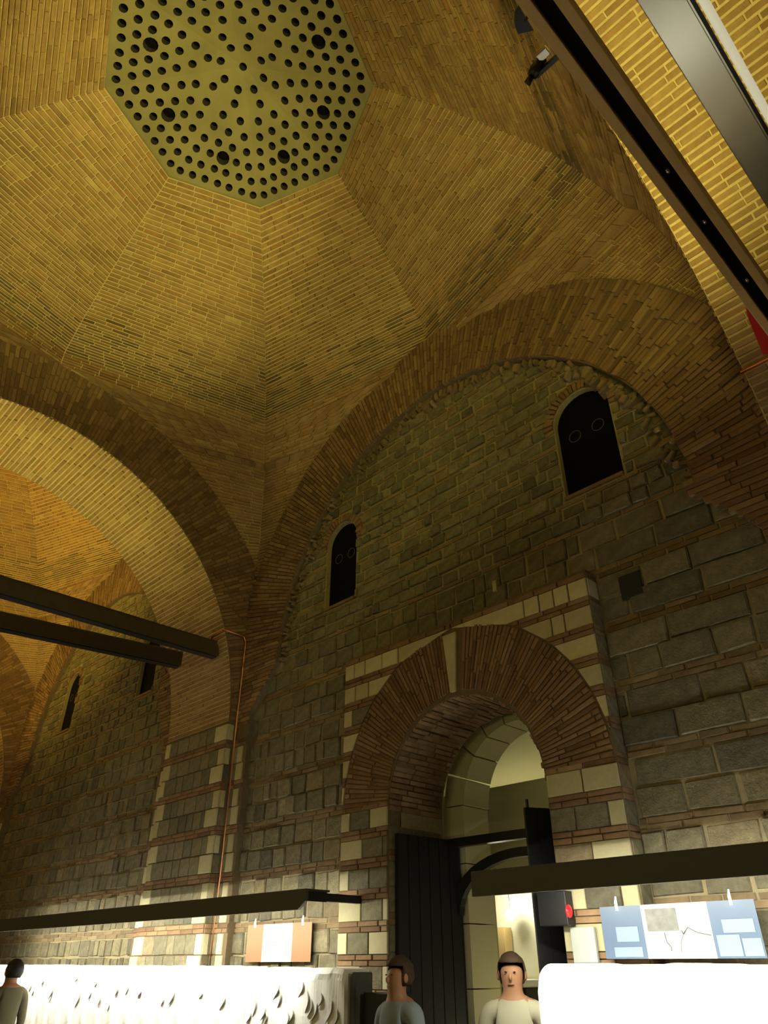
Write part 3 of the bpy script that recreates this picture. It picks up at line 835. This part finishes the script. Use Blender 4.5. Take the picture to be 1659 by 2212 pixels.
r = empty('track_beam', (-.54, 1.7, 5.28)); tag(r, 'brown overhead beam with a black lighting track down its middle', 'beam')
b = MB(); b.box(-.625, -.575, YF+.2, 4.8, 5.28, 5.40, .004); b.box(-.505, -.455, YF+.2, 4.8, 5.28, 5.40, .004); b.box(-.625, -.455, YF+.2, 4.8, 5.385, 5.42); b.build('beam_body', M['brown'], r)
b = MB(); b.box(-.570, -.510, YF+.25, 4.78, 5.315, 5.385); b.build('lighting_track', M['glass_dark'], r)
for yy in (2.7, 3.15, 3.75, 4.3):
    b = MB(); b.ball((-.54, yy, 5.31), (.012, .02, .012)); b.build('track_clip', M['chrome'], r, True)
r = empty('light_trough', (-.15, 1.7, 5.28)); tag(r, 'wide brushed metal light trough running overhead at the top right', 'light fixture')
b = MB(); b.box(-.245, -.085, YF+.2, 3.35, 5.28, 5.40, .004); b.build('reflector', M['alu'], r)
b = MB(); b.box(-.078, -.062, YF+.2, 4.5, 5.27, 5.38); b.build('black_edge', M['black_metal'], r)
b = MB(); b.box(-.085, -.078, YF+.2, 4.5, 5.265, 5.30); b.build('edge_strip', M['alu'], r)
b = MB(); b.box(-.245, -.085, 3.352, 4.5, 5.29, 5.40, .004); b.build('end_channel', M['grey_bar'], r)
b = MB(); b.tube([(-.035, YF+.3, 5.295), (-.035, 4.5, 5.295)], .020, 12); o = b.build('fluorescent_tube', M['white_tube'], None, True); tag(o, 'long pale fluorescent tube beside the metal light trough overhead', 'lamp')
b = MB(); b.box(-.455, .45, 3.86, 3.93, 5.19, 5.26, .004); o = b.build('cross_strut', M['wood'], None); tag(o, 'short dark red strut reaching from the overhead beam to the right edge', 'strut')
# spotlight clamped to the brown beam
r = empty('spotlight', (-.72, 1.78, 5.36)); tag(r, 'black spotlight on an arm clamped to the brown overhead beam', 'spotlight')
b = MB(); b.box(-.76, -.60, 1.79, 1.81, 5.345, 5.37); b.build('arm', M['black_metal'], r)
b = MB(); b.tube([(-.70, 1.775, 5.40), (-.75, 1.78, 5.37), (-.775, 1.782, 5.35)], [.026, .030, .026], 14); b.build('lamp_housing', M['black_metal'], r, True)
b = MB(); b.tube([(-.775, 1.782, 5.35), (-.81, 1.785, 5.33)], [.015, .018], 10); b.build('snoot', M['black_metal'], r, True)
b = MB(); b.box(-.715, -.655, 1.73, 1.775, 5.37, 5.40, .004); b.build('ballast', M['alu'], r)
r = empty('barn_door_flap', (-.68, 1.55, 5.36)); tag(r, 'black wedge shaped metal flap beside the overhead track at top', 'lamp shade')
vv = [(-.640, 1.495, 5.36), (-.672, 1.505, 5.36), (-.700, 1.540, 5.36), (-.712, 1.585, 5.36), (-.652, 1.625, 5.36)]
V = [Vector(p) for p in vv]+[Vector(p)+Vector((0, 0, .02)) for p in vv]
mesh('flap', V, [(0, 1, 2, 3, 4), (9, 8, 7, 6, 5)]+[(k, 5+k, 5+(k+1) % 5, (k+1) % 5) for k in range(5)], M['black_metal'], r)
b = MB(); b.tube([(-.66, 1.56, 5.365), (-.60, 1.56, 5.365)], .008, 8); b.build('flap_bracket', M['black_metal'], r)
# red and white panel, copper pipes
r = empty('red_panel', (-.66, 4.3, 5.36)); tag(r, 'red panel with a white edge strip near the right edge under the arch', 'panel')
V = [Vector(p) for p in ((-.64, 4.02, 5.36), (-.64, 4.56, 5.36), (-.74, 4.56, 5.36), (-.67, 4.12, 5.36))]; V += [p+Vector((0, 0, .03)) for p in V]
mesh('panel_sheet', V, [(0, 1, 2, 3), (7, 6, 5, 4)]+[(k, 4+k, 4+(k+1) % 4, (k+1) % 4) for k in range(4)], M['red'], r)
b = MB(); b.box(-.64, -.627, 3.90, 4.56, 5.35, 5.375); b.build('edge_strip', M['white'], r)
b = MB(); b.tube([(-7.61, 4.90, .5), (-7.61, 4.89, 5.24), (-7.61, 4.85, 5.32), (-7.63, 4.62, 5.335), (-7.66, 4.56, 5.34)], .014, 10); o = b.build('copper_pipe', M['copper'], None, True); tag(o, 'thin copper pipe running down the corner of the left pier', 'pipe')
b = MB(); b.tube([(-7.68, 4.56, 5.34), (-7.90, 4.56, 5.33), (-7.93, 4.55, 5.27)], .012, 8); o = b.build('copper_pipe', M['copper'], None, True); tag(o, 'short copper pipe crossing the left soffit to the upper dark beam', 'pipe')
b = MB(); b.tube([(-.92, 4.58, 5.33), (.5, 4.58, 5.33)], .014, 10); o = b.build('copper_pipe', M['copper'], None, True); tag(o, 'copper pipe crossing the brick soffit at the right edge', 'pipe')

# ---------------------------------------------------------------- lighting canopies over the sarcophagi
def canopy(x0, x1, label, stub):
    r = empty('light_canopy', ((x0+x1)/2, 4.2, 2.1)); tag(r, label, 'light canopy', 'grey light canopies over the marbles')
    b = MB(); b.prism([(x0, 2.03), (x1-.10, 2.03), (x1, 2.09), (x1, 2.18), (x0, 2.18)], 4.17, 4.20); b.build('front_plate', M['grey_bar'], r)
    b = MB(); b.box(x0, x1, 4.201, 4.43, 2.165, 2.18); b.build('top_plate', M['grey_bar'], r)
    b = MB(); b.box(x1-.012, x1, 4.201, 4.40, 2.09, 2.164); b.build('end_plate', M['black_metal'], r)
    b = MB(); b.box(x1-.10, x1-.04, 4.43, YB-.03 if stub else 4.79, 2.10, 2.16); b.build('wall_bracket', M['black_metal'], r)
    b = MB(); b.box(x0+.05, x1-.12, 4.21, 4.235, 2.12, 2.15); b.build('light_strip', M['lamp'], r)
    return r
canopy(-12.6, -5.18, 'long dark grey light canopy over the left row of marble slabs', True)
canopy(-3.42, .4, 'dark grey light canopy over the right marble sarcophagus', False)
for x0, x1, e in ((-12.4, -5.4, 92), (-3.25, .2, 40)):
    area('canopy_light', ((x0+x1)/2, 4.22, 2.07), ((x0+x1)/2, 4.62, 1.55), x1-x0, .04, e, (1, .96, .78))
    area('slab_light', ((x0+x1)/2, 4.13, 2.0), ((x0+x1)/2, 4.40, 1.35), x1-x0, .03, e*.75, (1, .98, .88), 95)

# ---------------------------------------------------------------- sarcophagi and slabs
def relief_slab(x0, x1, y0, y1, zt, name, label, seed, figures, joints=(), group=None, rnd=.04):
    rr = random.Random(seed)
    root = empty(name, ((x0+x1)/2, (y0+y1)/2, 0)); tag(root, label, 'sarcophagus', group)
    nx = int((x1-x0)/(.030 if figures else .012)); nz = 22; z0 = .75
    V = []; Fc = []
    def top(x):
        t = zt+(.004*math.sin(x*9+seed)+.003*math.sin(x*31) if figures or rnd > .05 else 0)
        for dd in (x-x0, x1-x):
            if dd < rnd: t -= rnd-math.sqrt(max(0, rnd*rnd-(rnd-dd)**2))
        return t
    for j in range(nz+1):
        for i in range(nx+1):
            x = x0+(x1-x0)*i/nx; z = z0+(top(x)-z0)*j/nz
            d = 0
            if figures and z < top(x)-.04:
                d = .006*math.sin(x*16+1.5*math.sin(z*7+seed))*math.sin(z*5.0+x*2)+.003*math.sin(x*37+z*9)
            e = 0
            if j == nz: e = .015
            V.append(Vector((x, y0+e-d, z)))
    for j in range(nz):
        for i in range(nx):
            a = j*(nx+1)+i; Fc.append((a, a+1, a+nx+2, a+nx+1))
    b = len(V)
    for i in range(nx+1): q = V[nz*(nx+1)+i]; V.append(Vector((q.x, y1, q.z)))
    for i in range(nx): Fc.append((nz*(nx+1)+i, nz*(nx+1)+i+1, b+i+1, b+i))
    c = len(V); V += [Vector((x0, y1, z0)), Vector((x1, y1, z0))]
    Fc.append((c, c+1)+tuple(b+nx-i for i in range(nx+1)))
    Fc.append((nx*1,)+tuple(k*(nx+1)+nx for k in range(1, nz+1))+(b+nx, c+1))
    Fc.append((0, c, b)+tuple(k*(nx+1) for k in range(nz, 0, -1)))
    Fc.append(tuple(range(nx+1))[::-1]+(c, c+1))
    mesh('marble_body', V, Fc, M['marble'], root, False)
    m2 = MB(); m2.box(x0+.05, x1-.05, y0+.04, y1-.02, 0, z0+.02, .01); m2.build('plinth', M['grey_bar'], root)
    for (gx, gz, ln, an) in figures:      # drapery grooves drawn as thin dark tubes on the face
        m3 = MB(); pts = []
        for k in range(7):
            t = k/6-.5; pts.append((gx+ln*t*math.cos(an)+.02*math.cos(t*5), y0-.004, gz+ln*t*math.sin(an)))
        m3.tube(pts, [.002, .006, .009, .010, .009, .006, .002], 6); m3.build('carved_groove', M['marble_groove'], root, True)
    return root
def figs(x0, x1, n, seed):
    rr = random.Random(seed)
    return [(x0+(x1-x0)*(k+rr.random())/n, rr.uniform(1.25, 1.52), rr.uniform(.07, .17), rr.uniform(1.0, 1.6)) for k in range(n)]
SY = 4.36
relief_slab(-6.16, -4.88, SY, SY+.24, 1.625, 'marble_slab', 'carved white marble slab at the right end of the left row', 3, figs(-6.1, -4.92, 15, 4), rnd=.05, group='marble slabs of the left row')
relief_slab(-9.9, -6.18, SY, SY+.24, 1.635, 'marble_slab', 'long glaring white marble slab in the middle of the left row', 5, figs(-9.6, -8.0, 9, 8)+figs(-7.7, -6.4, 4, 9), group='marble slabs of the left row')
relief_slab(-12.6, -9.92, SY, SY+.24, 1.64, 'marble_slab', 'white marble slab at the far left behind the dark silhouette', 6, figs(-11.5, -10.0, 6, 12), group='marble slabs of the left row')
relief_slab(-3.10, .3, SY, SY+.40, 1.65, 'marble_sarcophagus', 'big plain glaring white sarcophagus at the lower right', 2, [], rnd=.10)
b = MB(); b.box(-4.86, -4.82, SY+.03, SY+.24, 0, 1.60, .012); o = b.build('slab_end_board', M['grey_bar']); tag(o, 'dark upright board on the right end of the carved slab', 'board')  # dark sheet added for the shade on the end of the slab
b = MB(); b.box(-4.78, -4.50, SY+.1, SY+.36, 0, 1.47, .006); o = b.build('equipment_box', M['black_metal']); tag(o, 'black box standing between the carved slab and the doorway', 'box')

# ---------------------------------------------------------------- printed panels on the wall
def panel(x0, x1, z0, z1, label, bands, y=4.93):
    r = empty('info_panel', ((x0+x1)/2, y, z0)); tag(r, label, 'panel', 'printed panels on the back wall')
    for a, b_, m_, nm in bands:
        q = MB(); q.box(x0+(x1-x0)*a, x0+(x1-x0)*b_, y-.004, y, z0, z1); q.build(nm, m_, r)
    q = MB(); q.box(x0+.01, x1-.01, y+.001, y+.012, z0+.008, z1-.008); q.build('backing', M['grey_bar'], r)
    for xx in (x0+.13, x1-.13):
        q = MB(); q.tube([(xx, y-.01, z1-.025), (xx, y-.015, z1+.02), (xx+.004, y-.012, z1+.055)], [.009, .009, .004], 8); q.build('hanging_clip', M['lamp'], r, True)  # clips glow to stand for light glinting on them
    return r
r = panel(-2.84, -1.835, 1.679, 1.969, 'blue and white printed panel with a grey photograph on the right wall',
          [(0, .29, M['pblue'], 'blue_field'), (.29, .72, M['paper'], 'white_field'), (.72, 1, M['pblue'], 'blue_field')], y=4.78)
y = 4.775
SX = 4.78/4.95
def sx_(p): return (p[0]*SX, 1.65+(p[1]-1.65)*SX)
q = MB(); (xa, za), (xb, zb) = sx_((-2.61, 1.83)), sx_((-2.40, 1.955)); q.box(xa, xb, y-.003, y, za, zb); q.build('photograph', M['photo'], r)
def line(pts, wd, mat, nm='drawn_line', sc_=True):
    V = []; Fc = []; pts = [sx_(p) for p in pts] if sc_ else pts
    for (x, z), (x2, z2) in zip(pts, pts[1:]):
        d = Vector((x2-x, 0, z2-z)).normalized(); nn = Vector((-d.z, 0, d.x))*wd; b = len(V)
        V += [Vector((x, y-.002, z))+nn, Vector((x, y-.002, z))-nn, Vector((x2, y-.002, z2))-nn, Vector((x2, y-.002, z2))+nn]
        V += [v+Vector((0, .0015, 0)) for v in V[-4:]]
        Fc += [(b, b+1, b+2, b+3), (b+4, b+7, b+6, b+5)]
    mesh(nm, V, Fc, mat, r)
line([(-2.20, 1.80), (-2.28, 1.815), (-2.34, 1.845), (-2.365, 1.82)], .0022, M['ink'])
line([(-2.36, 1.825), (-2.375, 1.81), (-2.385, 1.83)], .0035, M['ink'])
line([(-2.375, 1.81), (-2.40, 1.77), (-2.41, 1.71)], .0012, M['ink'])
line([(-2.50, 1.82), (-2.495, 1.77), (-2.47, 1.74), (-2.475, 1.72)], .0026, M['ink'])
for a, b_, c, d in ((-2.87, -2.67, 1.69, 1.745), (-2.84, -2.68, 1.775, 1.86), (-2.17, -2.03, 1.69, 1.80), (-2.02, -1.91, 1.69, 1.78), (-2.12, -1.93, 1.81, 1.88)):
    (xa, za), (xb, zb) = sx_((a, c)), sx_((b_, d))
    q = MB(); q.box(xa, xb, y-.002, y+.003, za, zb); q.build('light_field', M['pblue2'], r)
r = panel(-7.03, -6.0, 1.67, 1.99, 'tan and white printed panel on the wall above the left marble slabs',
          [(0, .26, M['ptan'], 'tan_field'), (.26, .72, M['paper'], 'white_field'), (.72, 1, M['ptan'], 'tan_field')])
y = 4.927
for k in range(7): line([(-6.64, 1.93-.03*k), (-6.64+(.12, .22, .2, .21, .17, .22, .1)[k], 1.93-.03*k)], .0012, M['ink'], sc_=False)
b = MB(); b.box(-3.10, -2.92, 4.80, 4.822, 1.66, 1.86); o = b.build('grey_notice', M['grey_sheet']); tag(o, 'pale grey notice sheet beside the open right door leaf', 'sign')
r = empty('alarm_lamp', (-3.1, 4.78, 1.95)); tag(r, 'black box with a round red lamp right of the doorway', 'alarm')
b = MB(); b.box(-3.30, -3.07, 4.74, 4.83, 1.87, 2.08, .006); b.build('housing', M['black_metal'], r)
b = MB(); b.ball((-3.066, 4.76, 1.955), (.016, .035, .04), 14, 10); b.build('red_lens', M['redlight'], r, True)

# ---------------------------------------------------------------- people
def person(name, x, y, face, H, shirt, hair, label, lean=0):
    """one continuous skinned figure; face = direction (degrees) it looks along"""
    s = H/1.75
    root = empty(name, (x, y, 0)); tag(root, label, 'person'); root.rotation_euler.z = math.radians(face-90)
    J = {'pelvis': (0, 0, .95, .13), 'waist': (0, 0, 1.08, .12), 'chest': (0, 0, 1.30, .145), 'collar': (0, -.01, 1.43, .105), 'neck': (0, 0, 1.49, .062),
         'jaw': (0, .015, 1.555, .070), 'skull': (0, .0, 1.635, .092), 'crown': (0, -.005, 1.68, .065)}
    E = [('pelvis', 'waist'), ('waist', 'chest'), ('chest', 'collar'), ('collar', 'neck'), ('neck', 'jaw'), ('jaw', 'skull'), ('skull', 'crown')]
    for sd, k in (('L', -1), ('R', 1)):
        J.update({'sh'+sd: (.185*k, -.01, 1.405, .075), 'el'+sd: (.24*k, 0, 1.12, .045), 'wr'+sd: (.23*k, .12, .90, .028), 'pa'+sd: (.225*k, .16, .83, .03),
                  'hip'+sd: (.10*k, 0, .86, .095), 'kn'+sd: (.11*k, .02, .48, .06), 'an'+sd: (.115*k, 0, .09, .04), 'to'+sd: (.125*k, .16, .04, .035)})
        E += [('collar', 'sh'+sd), ('sh'+sd, 'el'+sd), ('el'+sd, 'wr'+sd), ('wr'+sd, 'pa'+sd), ('pelvis', 'hip'+sd), ('hip'+sd, 'kn'+sd), ('kn'+sd, 'an'+sd), ('an'+sd, 'to'+sd)]
        for f in range(5):
            off = (-.03+.016*f) if f < 4 else -.045*k
            ln = (.05, .065, .07, .055, .035)[f]
            J['f%d%s' % (f, sd)] = (.225*k+(off if f < 4 else off), .175 if f < 4 else .155, .80-.02*(f < 4), .009)
            J['g%d%s' % (f, sd)] = (.225*k+off*1.1, .19 if f < 4 else .18, .80-ln, .008)
            E += [('pa'+sd, 'f%d%s' % (f, sd)), ('f%d%s' % (f, sd), 'g%d%s' % (f, sd))]
    names = list(J); me = bpy.data.meshes.new('body')
    me.from_pydata([tuple(c*s for c in J[n_][:3]) for n_ in names], [(names.index(a), names.index(b_)) for a, b_ in E], [])
    o = bpy.data.objects.new('body', me); col.objects.link(o)
    md = o.modifiers.new('skin', 'SKIN'); me.skin_vertices.new() if not me.skin_vertices else None
    for i, n_ in enumerate(names):
        sv = me.skin_vertices[0].data[i]; r0 = J[n_][3]*s
        sv.radius = (r0*1.25, r0*.85) if n_ in ('pelvis', 'waist', 'chest') else (r0, r0)
        sv.use_root = (n_ == 'pelvis')
    o.modifiers.new('sub', 'SUBSURF').levels = 2
    dg = bpy.context.evaluated_depsgraph_get()
    nm = bpy.data.meshes.new_from_object(o.evaluated_get(dg)); o.modifiers.clear(); o.data = nm
    nm.materials.clear()
    for m_ in (M['skin'], shirt, M['trouser']): nm.materials.append(m_)
    for p in nm.polygons:
        z_ = p.center.z/s; xx = abs(p.center.x)/s
        p.material_index = 0 if z_ > 1.475 or (z_ < .89 and xx > .19 and p.center.y > .09*s) else (1 if z_ > .93 or (xx > .19 and z_ > .8) else 2)
        p.use_smooth = True
    o.parent = root
    def child(mbx, nme, mat):
        c_ = mbx.build(nme, mat, None, True); c_.parent = root; return c_
    hb = MB(); bm = bmesh.new(); bmesh.ops.create_uvsphere(bm, u_segments=20, v_segments=14, radius=1)
    kill = [v for v in bm.verts if (v.co.y > .42 and v.co.z < .36) or v.co.z < -.75]
    bmesh.ops.delete(bm, geom=kill, context='VERTS')
    for v in bm.verts:
        n_ = 1+.03*math.sin(v.co.x*14)*math.sin(v.co.z*11)
        v.co = Vector((v.co.x*.100*n_*s, (-.014+v.co.y*.115*n_)*s, (1.640+v.co.z*.118*n_)*s))
    bmesh.ops.solidify(bm, geom=bm.faces[:], thickness=.006)
    hb.bm(bm); child(hb, 'hair', hair)
    nb = MB(); nb.ball((0, .092*s, 1.605*s), (.011*s, .018*s, .022*s), 10, 8); child(nb, 'nose', M['skin'])
    mb_ = MB(); mb_.ball((0, .083*s, 1.565*s), (.024*s, .008*s, .006*s), 10, 6); child(mb_, 'mouth', M['lips'])
    for k in (-1, 1):
        eb = MB(); eb.ball((.030*k*s, .084*s, 1.635*s), (.010*s, .006*s, .0045*s), 10, 6); child(eb, 'eye', M['eye'])
        eb = MB(); eb.ball((.094*k*s, 0, 1.615*s), (.010*s, .020*s, .030*s), 10, 8); child(eb, 'ear', M['skin'])
    return root
person('person', -4.21, 4.26, 262, 1.70, M['shirt_blue'], M['hair_brown'], 'person with brown hair in a blue grey top in front of the black door leaf')
person('person', -3.50, 4.64, 300, 1.72, M['shirt_beige'], M['hair_brown'], 'person in a beige top standing in the doorway beside the white sarcophagus')
person('person', -9.9, 3.75, 190, 1.70, M['shirt_olive'], M['hair_dark'], 'dark-haired person in an olive coat at the lower left edge')

# ---------------------------------------------------------------- unseen sides that close the hall
b = MB(); b.box(-24, 6, YF-.3, YF, 0, 12); o = b.build('wall_front', M['mortar_dark']); tag(o, 'front side wall of the hall behind the camera', None, kind='structure')
b = MB(); b.box(-24.3, -24, -2, 6, 0, 12); o = b.build('wall_end', M['mortar_dark']); tag(o, 'far end wall of the hall', None, kind='structure')
